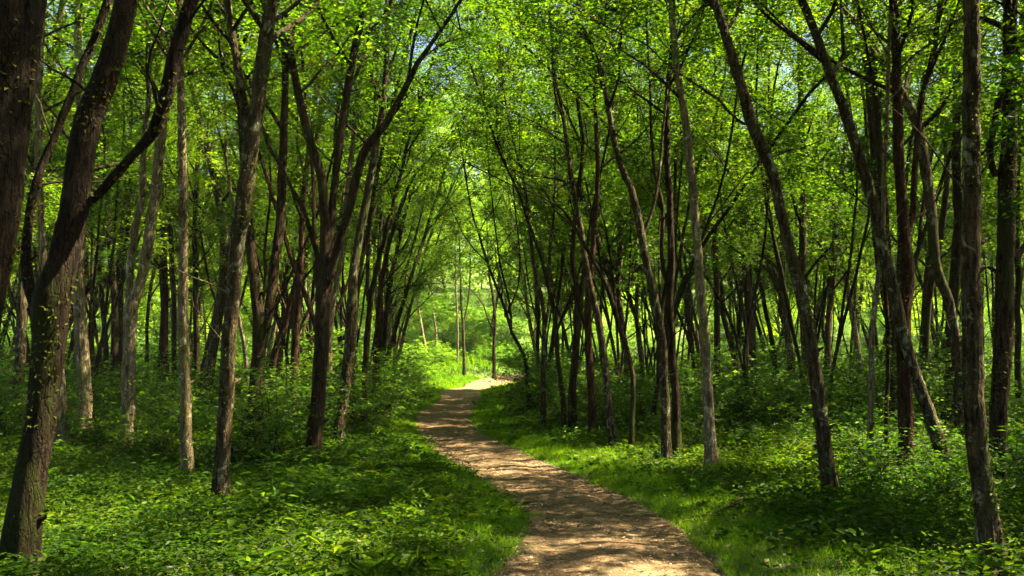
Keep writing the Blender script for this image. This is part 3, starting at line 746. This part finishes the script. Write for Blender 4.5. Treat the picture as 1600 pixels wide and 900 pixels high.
for px_, y_, s_ in ((588, 50, 1.2), (590, 37, 1.15), (1200, 46, 1.2), (1212, 37, 1.1), (842, 48, 1.2), (858, 55, 1.25), (900, 52, 1.2)):
    x_ = (px_ - 800) / F_PX * y_; placed.append((x_, y_, 0))
    put(MID[int(px_) % 3], x_, y_, px_ * 1.7, s_, *lab_mid(x_, y_))
n3 = scatter(46, 64, 140, 5.5, ok_far, FAR, lab_far, (.9, 1.4), 1.05)
for x_, y_ in ((7.5, 2.5), (10.5, 5.5), (13.2, 9.5), (6.2, -1.5), (12.5, 1.5), (-6.5, 1.5), (-9.5, 5), (-4.6, -3), (4.6, -5), (5.2, 4.5), (-7.5, 3.4), (15.5, 13), (18.5, 16), (20, 11), (16.5, 3), (-12, -4), (-3, -9), (3, -12), (9, -7), (-8, -10), (14, -4), (-15, 2), (-1, -6), (11, -12), (-14, -10), (7, -16), (-4, -15), (-11, 9.5), (-14.5, 12), (-13, 6.5), (17, -9), (-5.2, 2.2), (6.9, 8.6), (14.6, 17.5), (18, 20.5), (22, 14), (24, 18), (24, 10.5), (27, 15), (22, 7.5), (19, 25), (23, 22)):
    put(MID[rng.integers(len(MID))], x_, y_, rng.uniform(0, 6.28), rng.uniform(.9, 1.1), 'slender tree of the same wood standing beside the camera, outside the picture', 'trees around the camera outside the picture')
print('copies', n1, n2, n3, round(time.time() - T0, 1))

# ------------------------------------------------------------------ shrubs and saplings
def kind_shrub(seed, h, w_, leaf, n, lm=None):
    rg = np.random.default_rng(seed); mb = MB(); A = []; D = []
    for i in range(n):
        a = rg.uniform(0, 6.28); sp = rg.uniform(.1, 1.) * w_ / h
        Q = branch_path(np.array([rg.normal(0, .12), rg.normal(0, .12), -.05]), np.array([math.cos(a) * sp, math.sin(a) * sp, 1.]), h * rg.uniform(.7, 1.15), 6, rg, -.25, .14)
        tube(mb, Q, np.linspace(.012, .004, 7), 3, 0)
        for s in range(1, 7):
            for q in range(2):
                a2 = rg.uniform(0, 6.28); e2 = rg.uniform(.0, .7)
                Q2 = branch_path(Q[s], np.array([math.cos(a2), math.sin(a2), e2]), h * rg.uniform(.18, .36), 2, rg, 0, .2)
                tube(mb, Q2, [.005, .004, .002], 3, 0)
                A += [Q2[1], Q2[2]]; D += [Q2[1] - Q2[0], Q2[2] - Q2[1]]
    sprays(mb, np.array(A), nrm(np.array(D)), rg, 8, .26 * max(1, h / 1.6), leaf, 1, .48)
    me = mb.build('shrub', [BARK['dark'], lm or LEAF_SH])
    return me
SHR = [kind_shrub(900, 1.1, .9, .08, 12), kind_shrub(901, 1.6, 1.1, .09, 13), kind_shrub(902, 2.2, 1.3, .10, 13), kind_shrub(903, .8, .9, .075, 11), kind_shrub(904, 1.9, .8, .085, 9)]
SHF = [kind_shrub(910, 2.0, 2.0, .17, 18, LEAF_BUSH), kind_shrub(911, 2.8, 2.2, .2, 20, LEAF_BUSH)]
sh_placed = []
def shrubs(n, ymin, ymax, gap, ok, protos, lab, sc=(.75, 1.25)):
    c = 0; tries = 0
    while c < n and tries < n * 60:
        tries += 1
        y = math.sqrt(rng.uniform(ymin ** 2, ymax ** 2)); x = rng.uniform(-1, 1) * y * .6
        if not ok(x, y) or any((x - p[0]) ** 2 + (y - p[1]) ** 2 < gap ** 2 for p in sh_placed): continue
        sh_placed.append((x, y)); l, g = lab(x, y)
        put(protos[rng.integers(len(protos))], x, y, rng.uniform(0, 6.28), rng.uniform(*sc), l, g, 'shrub'); c += 1
    return c
def ok_sh(x, y):
    dp = abs(x - pc(y)) - pw(y)
    if x < pc(y): return dp > (5.2 if y < 20 else 3.0 if y < 30 else 1.6)
    return dp > (2.6 if y < 20 else 1.9)
def lab_sh(x, y):
    s = 'left' if x < pc(y) else 'right'
    return f'leafy green shrub in the undergrowth between the trunks {s} of the path', f'undergrowth shrubs {s} of the path'
def ok_r(x, y): return x > pc(y) and ok_sh(x, y)
def ok_l(x, y): return x < pc(y) and ok_sh(x, y)
a1 = shrubs(34, 9.5, 17, .9, ok_r, [SHR[0], SHR[3]], lab_sh, (.5, .85))
a1 += shrubs(48, 15, 27, .95, ok_r, SHR[:2] + SHR[3:], lab_sh, (.75, 1.15))
for px_, y_, q_, s_ in ((432, 15.5, 4, .95), (470, 17.5, 1, 1.0), (400, 16.5, 2, .75), (505, 19, 4, .9), (556, 21, 1, 1.1), (590, 25, 2, .9), (612, 29, 2, .95), (634, 36, 2, .65), (625, 42, 2, .8), (375, 14.2, 0, .9), (160, 15.5, 0, .8), (250, 15.2, 0, .8), (575, 31, 1, 1.1), (655, 47, 2, .6)):
    x_ = (px_ - 800) / F_PX * y_; sh_placed.append((x_, y_))
    put(SHR[q_], x_, y_, px_ * 1.3, s_, *lab_sh(x_, y_))
a2 = shrubs(42, 15, 28, 1.1, ok_l, SHR[:2] + SHR[3:], lab_sh, (.6, 1.05))
a3 = shrubs(120, 27, 60, 1.4, ok_sh, SHR[1:3] + SHR[4:], lab_sh, (.9, 1.4))
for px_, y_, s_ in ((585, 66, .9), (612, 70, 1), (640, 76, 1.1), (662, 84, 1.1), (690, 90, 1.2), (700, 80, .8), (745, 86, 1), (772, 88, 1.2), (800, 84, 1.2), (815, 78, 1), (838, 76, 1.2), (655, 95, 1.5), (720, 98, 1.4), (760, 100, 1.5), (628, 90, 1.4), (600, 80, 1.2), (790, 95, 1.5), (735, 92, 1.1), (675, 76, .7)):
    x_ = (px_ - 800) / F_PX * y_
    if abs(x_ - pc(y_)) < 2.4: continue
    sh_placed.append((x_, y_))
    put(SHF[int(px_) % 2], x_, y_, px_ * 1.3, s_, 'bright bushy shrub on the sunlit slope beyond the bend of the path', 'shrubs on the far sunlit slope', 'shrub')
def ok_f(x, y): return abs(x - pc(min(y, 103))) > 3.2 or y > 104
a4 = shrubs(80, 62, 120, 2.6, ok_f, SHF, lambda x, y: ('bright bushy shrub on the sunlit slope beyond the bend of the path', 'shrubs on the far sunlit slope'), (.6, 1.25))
print('shrubs', a1, a2, a3, a4, round(time.time() - T0, 1))

# ------------------------------------------------------------------ ground cover, grass, litter, distant wood
def zone(n, ymin, ymax, margin=.62, power=1.0):
    y = rng.uniform(ymin ** power, ymax ** power, n) ** (1 / power); x = rng.uniform(-1, 1, n) * (y * margin + 1.0)
    return x, y
def cover(mb, n, ymin, ymax, L, hgt, kk, rich, mask=None, width=.52, mat=0, updir=0):
    x, y = zone(n, ymin, ymax, power=2.0)
    dp = np.abs(x - pc(y)) - pw(y); left = x < pc(y)
    lim = np.where(rng.uniform(0, 1, n) < .12, .15, 1) * np.where(left, .75, 1.25) + .3 * wob(x, y, 1.3, 8)
    keep = (dp > lim * rng.uniform(.6, 1.2, n)) & (wob(x, y, 1.1, 6) + rng.uniform(-1, 1, n) * .7 > -1.0)
    if mask: keep &= (wob(x, y, .9, mask) > .5) | (rng.uniform(0, 1, n) < .06)
    x, y, dp = x[keep], y[keep], dp[keep]; m = len(x)
    h = hgt * rng.uniform(.45, 1.2, m) * (.65 + .5 * sst(-1, 1, wob(x, y, 1.6, 9))) * (.5 + .5 * sst(.6, 3.5, dp))
    z = terrain(x, y)
    a = rng.uniform(0, 6.28, (m, kk)); el = rng.uniform(-.1, .5, (m, kk)); hh = h[:, None] * rng.uniform(.35, 1.05, (m, kk))
    off = rng.uniform(.0, .5, (m, kk)) * h[:, None]
    P = np.stack([x[:, None] + np.cos(a) * off, y[:, None] + np.sin(a) * off, z[:, None] + hh], -1).reshape(-1, 3)
    D = np.stack([np.cos(a), np.sin(a), el + updir], -1).reshape(-1, 3)
    tone = np.clip(np.repeat(.5 + .3 * wob(x, y, 1.5, 12) * .6, kk) + rng.uniform(-.35, .35, m * kk), 0, 1)
    big = np.repeat(np.where((wob(x, y, .7, 41) > .55) | (rng.uniform(0, 1, m) < .08), 1.45, rng.uniform(.65, 1.1, m)), kk)
    leaves(mb, P, D, L * big, rng, mat, width, .5, .6, rich, tone)
mb = MB()
cover(mb, 24000, 4.5, 15, .058, .30, 11, True)
cover(mb, 19000, 15, 28, .085, .38, 9, False)
cover(mb, 16000, 28, 60, .15, .5, 7, False)
cover(mb, 5000, 58, 105, .2, .6, 7, False)
cover(mb, 6000, 4.5, 22, .13, .34, 7, True, 51, .16, 0, .5)
cover(mb, 8000, 8, 26, .085, .6, 12, True, 57, .46, 1, .2)
tag(mb.build('ground_cover', [LEAF_GC, LEAF_SH]), 'low leafy plants carpeting the forest floor beside the path', 'ground cover', kind='stuff')

def blades(mb, n, ymin, ymax, h, wd, inn, outr):
    y = rng.uniform(ymin ** 1.3, ymax ** 1.3, n) ** (1 / 1.3); sgn = rng.choice([-1, 1], n)
    dpp = rng.beta(1.1, 1.6, n) * (outr - inn) + inn
    edge = -.02 + .12 * wob(y, sgn * 3, .5, 3) + .08 * wob(y, sgn * 5, .17, 9)
    dpp = dpp + edge
    x = pc(y) + sgn * (pw(y) + dpp)
    z = terrain(x, y)
    tuft = .75 + .45 * sst(-1, 1.2, wob(x, y, .28, 15)) * rng.uniform(.6, 1.3, n)
    hh = h * tuft * rng.uniform(.5, 1.2, n) * (.45 + .55 * sst(-.15, .3, dpp))
    a = rng.uniform(0, 6.28, n); lean = rng.uniform(.1, .75, n)
    b = rng.uniform(0, 6.28, n)
    S_ = np.stack([np.cos(b), np.sin(b), 0 * b], -1) * (wd * rng.uniform(.7, 1.3, n))[:, None] * .5
    Dx = np.stack([np.cos(a) * lean, np.sin(a) * lean, np.ones(n)], -1)
    P0 = np.stack([x, y, z - .02], -1); P1 = P0 + nrm(Dx) * (hh * .55)[:, None]
    P2 = P1 + nrm(Dx * [1.9, 1.9, .8]) * (hh * .55)[:, None]
    V = np.stack([P0 - S_, P0 + S_, P1 + S_ * .8, P1 - S_ * .8, P2 + S_ * .12, P2 - S_ * .12], 1).reshape(-1, 3)
    q = np.arange(n)[:, None] * 6
    Fq = np.stack([q + [0, 1, 2, 3], q + [3, 2, 4, 5]], 1).reshape(-1, 4)
    tone = np.clip(.5 + .25 * wob(x, y, .9, 21) + rng.uniform(-.35, .35, n), 0, 1)
    mb.add(V, Fq, 0, np.repeat(tone, 2))
mb = MB()
blades(mb, 85000, 4.5, 16, .12, .006, -.06, 1.7)
blades(mb, 70000, 16, 32, .13, .012, -.05, 2.2)
blades(mb, 45000, 32, 70, .16, .028, -.05, 3.0)
n = 120000                                # tall grass over the sunlit slope
y = rng.uniform(57, 125, n); x = (rng.uniform(-1, 1, n) * .58) * y
k_ = (np.abs(x - pc(np.minimum(y, 103))) - pw(y) > -.1) | (y > 84.5); x, y = x[k_], y[k_]; n = len(x)
z = terrain(x, y); a = rng.uniform(0, 6.28, n); hh = rng.uniform(.25, .7, n) * (.6 + .5 * sst(-1, 1, wob(x, y, 3, 5))) * (.2 + .8 * sst(.5, 5, np.abs(x - pc(np.minimum(y, 103)))))
S_ = np.stack([np.cos(a), np.sin(a), 0 * a], -1) * .045; b_ = rng.uniform(0, 6.28, n)
P0 = np.stack([x, y, z - .03], -1); P2 = P0 + np.stack([np.cos(b_) * .4, np.sin(b_) * .4, np.ones(n)], -1) * hh[:, None]
mb.add(np.stack([P0 - S_, P0 + S_, P2 + S_ * .3, P2 - S_ * .3], 1).reshape(-1, 3), np.arange(4 * n).reshape(n, 4), 0, np.clip(.55 + .25 * wob(x, y, 2.5, 3) + rng.uniform(-.3, .3, n), 0, 1))
tag(mb.build('grass', [GRASS]), 'short bright grass along both verges of the path', 'grass', kind='stuff')

m, nt, out = newmat('dead_leaf')
at_ = node(nt, 'ShaderNodeAttribute', attribute_name='rnd')
c = ramp(nt, at_.outputs['Fac'], [(0, (.03, .016, .008)), (.5, (.12, .065, .028)), (.85, (.28, .18, .09)), (1, (.36, .30, .12))])
pr = node(nt, 'ShaderNodeBsdfPrincipled'); pr.inputs['Roughness'].default_value = .7
nt.links.new(c, pr.inputs['Base Color']); nt.links.new(pr.outputs[0], out.inputs[0])
DEAD = m
mb = MB(); n = 21000
y = rng.uniform(4.5 ** 1.1, 32 ** 1.1, n) ** (1 / 1.1); u = rng.choice([-1, 1], n) * rng.beta(2.0, 1.5, n) * 1.35
cl = wob(pc(y) + u, y, .35, 31) + rng.uniform(-1, 1, n) > -.2
y, u = y[cl], u[cl]; n = len(y); x = pc(y) + u * pw(y)
zp = terrain(x, y) + .022 - .018 * np.exp(-((np.abs(u) - .52) / .2) ** 2) + .012 * np.exp(-(u / .22) ** 2) - .10 * sst(.9, 1.12, np.abs(u)) + .005 * wob(x, y, .75, 2)
a = rng.uniform(0, 6.28, n)
leaves(mb, np.stack([x, y, zp], -1), np.stack([np.cos(a), np.sin(a), rng.uniform(-.05, .15, n)], -1), .036, rng, 0, .55, .2, .25)
xz, yz = zone(9000, 4.5, 30, power=1.3)
dp = np.abs(xz - pc(yz)) - pw(yz); k_ = dp > .2; xz, yz = xz[k_], yz[k_]; n = len(xz); a = rng.uniform(0, 6.28, n)
leaves(mb, np.stack([xz, yz, terrain(xz, yz) + .04], -1), np.stack([np.cos(a), np.sin(a), rng.uniform(-.05, .3, n)], -1), .07, rng, 0, .55, .2, .4)
tag(mb.build('fallen_leaves', [DEAD]), 'small brown fallen leaves and chips scattered on the dirt path', 'leaf litter', kind='stuff')

mb = MB()
for i in range(420):
    y_ = rng.uniform(5, 24); x_ = float(pc(y_)) + rng.uniform(-1, 1) * (float(pw(y_)) + 4.5 * rng.uniform(0, 1)); a = rng.uniform(0, 6.28)
    z_ = float(terrain(x_, y_)) + .03; L_ = rng.uniform(.1, .5) * (1 if abs(x_ - float(pc(y_))) > pw(y_) else .5)
    Q = branch_path(np.array([x_, y_, z_]), np.array([math.cos(a), math.sin(a), .02]), L_, 4, rng, 0, .12); Q[:, 2] = z_ + rng.uniform(0, .02, 5)
    tube(mb, Q, np.linspace(rng.uniform(.003, .007), .002, 5), 4, 0)
tag(mb.build('fallen_twigs', [BARK['mott']]), 'thin fallen twigs strewn over the path edges and forest floor', 'twigs', kind='stuff')
for i, (px_, y_, L_, a_, lab) in enumerate(((1380, 13.5, 1.9, .5, 'bent dead branch lying in the plants between the long leaning and crossing trunks'),
        (1075, 10.2, .9, .4, 'small broken branch lying where the path meets the right verge'))):
    x_ = (px_ - 800) / F_PX * y_; mb = MB(); z_ = float(terrain(x_, y_)) + (.2 if i != 1 else .04)
    Q = branch_path(np.zeros(3), np.array([math.cos(a_), math.sin(a_), .06]), L_, 9, rng, .05, .12)
    tube(mb, Q, np.linspace(.028 if L_ > 1 else .014, .006, 10), 8, 0, .1, rng)
    for s_ in (3, 5, 7):
        a2 = a_ + rng.choice([-.8, .8]); Q2 = branch_path(Q[s_], np.array([math.cos(a2), math.sin(a2), .3]), L_ * .35, 4, rng, .1, .15)
        tube(mb, Q2, np.linspace(.011, .003, 5), 5, 0)
    tag(mb.build('fallen_branch', [BARK['mott']], None, (x_, y_, z_)), lab, 'branch')
# pebbles
m, nt, out = newmat('pebble'); at_ = node(nt, 'ShaderNodeAttribute', attribute_name='rnd')
c = ramp(nt, at_.outputs['Fac'], [(0, (.10, .07, .05)), (1, (.36, .27, .2))])
pr = node(nt, 'ShaderNodeBsdfPrincipled'); pr.inputs['Roughness'].default_value = .85
nt.links.new(c, pr.inputs['Base Color']); nt.links.new(pr.outputs[0], out.inputs[0])
mb = MB(); n = 2500
y = rng.uniform(4.5, 24, n); u = rng.uniform(-1.02, 1.02, n); x = pc(y) + u * pw(y)
zp = terrain(x, y) + .014 - .018 * np.exp(-((np.abs(u) - .52) / .2) ** 2) + .012 * np.exp(-(u / .22) ** 2) + .005 * wob(x, y, .75, 2)
cube = np.array([[-1, -1, -1], [1, -1, -1], [1, 1, -1], [-1, 1, -1], [-.6, -.6, .7], [.6, -.6, .7], [.6, .6, .7], [-.6, .6, .7]], float)
cf = np.array([[0, 1, 5, 4], [1, 2, 6, 5], [2, 3, 7, 6], [3, 0, 4, 7], [4, 5, 6, 7]])
r_ = (.004 + .012 * rng.beta(1, 5, n))
V = np.stack([x, y, zp], -1)[:, None] + cube[None] * (r_[:, None] * rng.uniform(.6, 1.4, (n, 3)))[:, None] * [1, 1, .7] + rng.normal(0, .0015, (n, 8, 3))
mb.add(V, (cf[None] + np.arange(n)[:, None, None] * 8), 0, np.repeat(rng.uniform(0, 1, n), 5), True)
tag(mb.build('pebbles', [m]), 'small pebbles and dirt crumbs strewn over the path', 'pebbles', kind='stuff')

# far-off wood behind everything: one mass of foliage on the hill
mb = MB(); n = 520
x = rng.uniform(-130, 130, n); y = rng.uniform(92, 205, n)
k_ = ~((np.abs(proj(x, y, 1)[0] - 725) < 75) & (y < 108)); x, y = x[k_], y[k_]; n = len(x)
hc = rng.uniform(4, 12, n) + 5 * (y > 150); rc = rng.uniform(2.4, 4.6, n); kq = 480
dv = nrm(rng.normal(0, 1, (n, kq, 3))) * (rng.uniform(.45, 1, (n, kq, 1)) ** .6)
dv *= 1 + .25 * np.sin(dv[..., :1] * 9 + x[:, None, None]) * np.cos(dv[..., 1:2] * 8 + y[:, None, None])
c_ = np.stack([x, y, terrain(x, y) + hc], -1)[:, None] + dv * rc[:, None, None] * [1, 1, 1.15]
d_ = nrm(rng.normal(0, 1, (n * kq, 3)) * [1, 1, .5])
tone = np.clip(np.repeat(rng.uniform(.2, .8, n), kq) + rng.uniform(-.25, .25, n * kq), 0, 1)
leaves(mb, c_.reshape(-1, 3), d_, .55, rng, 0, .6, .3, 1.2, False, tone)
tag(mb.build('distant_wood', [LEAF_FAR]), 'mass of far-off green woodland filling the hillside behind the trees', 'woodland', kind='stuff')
# ------------------------------------------------------------------ haze in the air
HAZE = 0.0002
if HAZE:
    m, nt, out = newmat('haze_air')
    pv = node(nt, 'ShaderNodeVolumePrincipled'); pv.inputs['Density'].default_value = HAZE
    pv.inputs['Color'].default_value = (.93, .95, .85, 1); pv.inputs['Anisotropy'].default_value = .2
    nt.links.new(pv.outputs[0], out.inputs['Volume'])
    mb = MB(); c8 = np.array([[-1, -1, 0], [1, -1, 0], [1, 1, 0], [-1, 1, 0], [-1, -1, 1], [1, -1, 1], [1, 1, 1], [-1, 1, 1]], float)
    mb.add(c8 * [950, 800, 62] + [0, 730, -18], [[3, 2, 1, 0], [4, 5, 6, 7], [0, 1, 5, 4], [1, 2, 6, 5], [2, 3, 7, 6], [3, 0, 4, 7]])
    tag(mb.build('haze', [m]), 'thin pale haze hanging in the air between the trees', 'haze', kind='stuff')
    S.cycles.volume_bounces = 0

# ------------------------------------------------------------------ one label per thing where it can be told apart
MARK = [(-20, 'edge brown'), (70, 'big forked'), (130, 'mossy pale'), (200, 'bent sunlit'), (290, 'light grey'), (352, 'stout mottled'),
        (401, 'broad shadowed'), (500, 'fanning'), (537, 'straight dark'), (600, 'leaning cluster'), (825, 'path-side thin'), (896, 'flared dark'),
        (948, 'white-spotted'), (1037, 'curving mossy'), (1106, 'tall grey'), (1280, 'long leaning'), (1416, 'reddish split'), (1528, 'huge furrowed')]
ORD = 'first second third fourth fifth sixth seventh eighth ninth tenth eleventh twelfth thirteenth fourteenth fifteenth sixteenth seventeenth eighteenth'.split()
NUM = 'one two three four five six seven eight nine ten eleven twelve thirteen fourteen fifteen sixteen seventeen eighteen'.split()
slots = {}
for o in COL.objects:
    if o.parent or 'group' not in o: continue
    g = o['group']
    if g.startswith('trees deep'): noun = 'background trees' if o.location.y < 36 else 'remote trees'
    elif g.startswith('undergrowth') and o.location.y < 60: noun = 'low shrubs' if o.location.y < 20 else ('undergrowth shrubs' if o.location.y < 34 else 'distant shrubs')
    else: continue
    px = proj(o.location.x, o.location.y, o.location.z + 1)[0]
    k_ = sum(px > m_[0] for m_ in MARK)
    slots.setdefault((k_, noun), []).append((px, o))
for (k_, noun), L_ in slots.items():
    L_.sort(key=lambda t: t[0])
    if k_ == 0: wh = 'left of the edge brown trunk'
    elif k_ == len(MARK): wh = 'right of the huge furrowed trunk'
    else: wh = f'between the {MARK[k_ - 1][1]} and {MARK[k_][1]} trunks'
    for i_, (px, o) in enumerate(L_[:18]):
        o['label'] = f'only one of the {noun} {wh}' if len(L_) == 1 else f'{ORD[i_]} from left of {NUM[min(len(L_), 18) - 1]} {noun} {wh}'
print('done', round(time.time() - T0, 1), len(COL.objects))
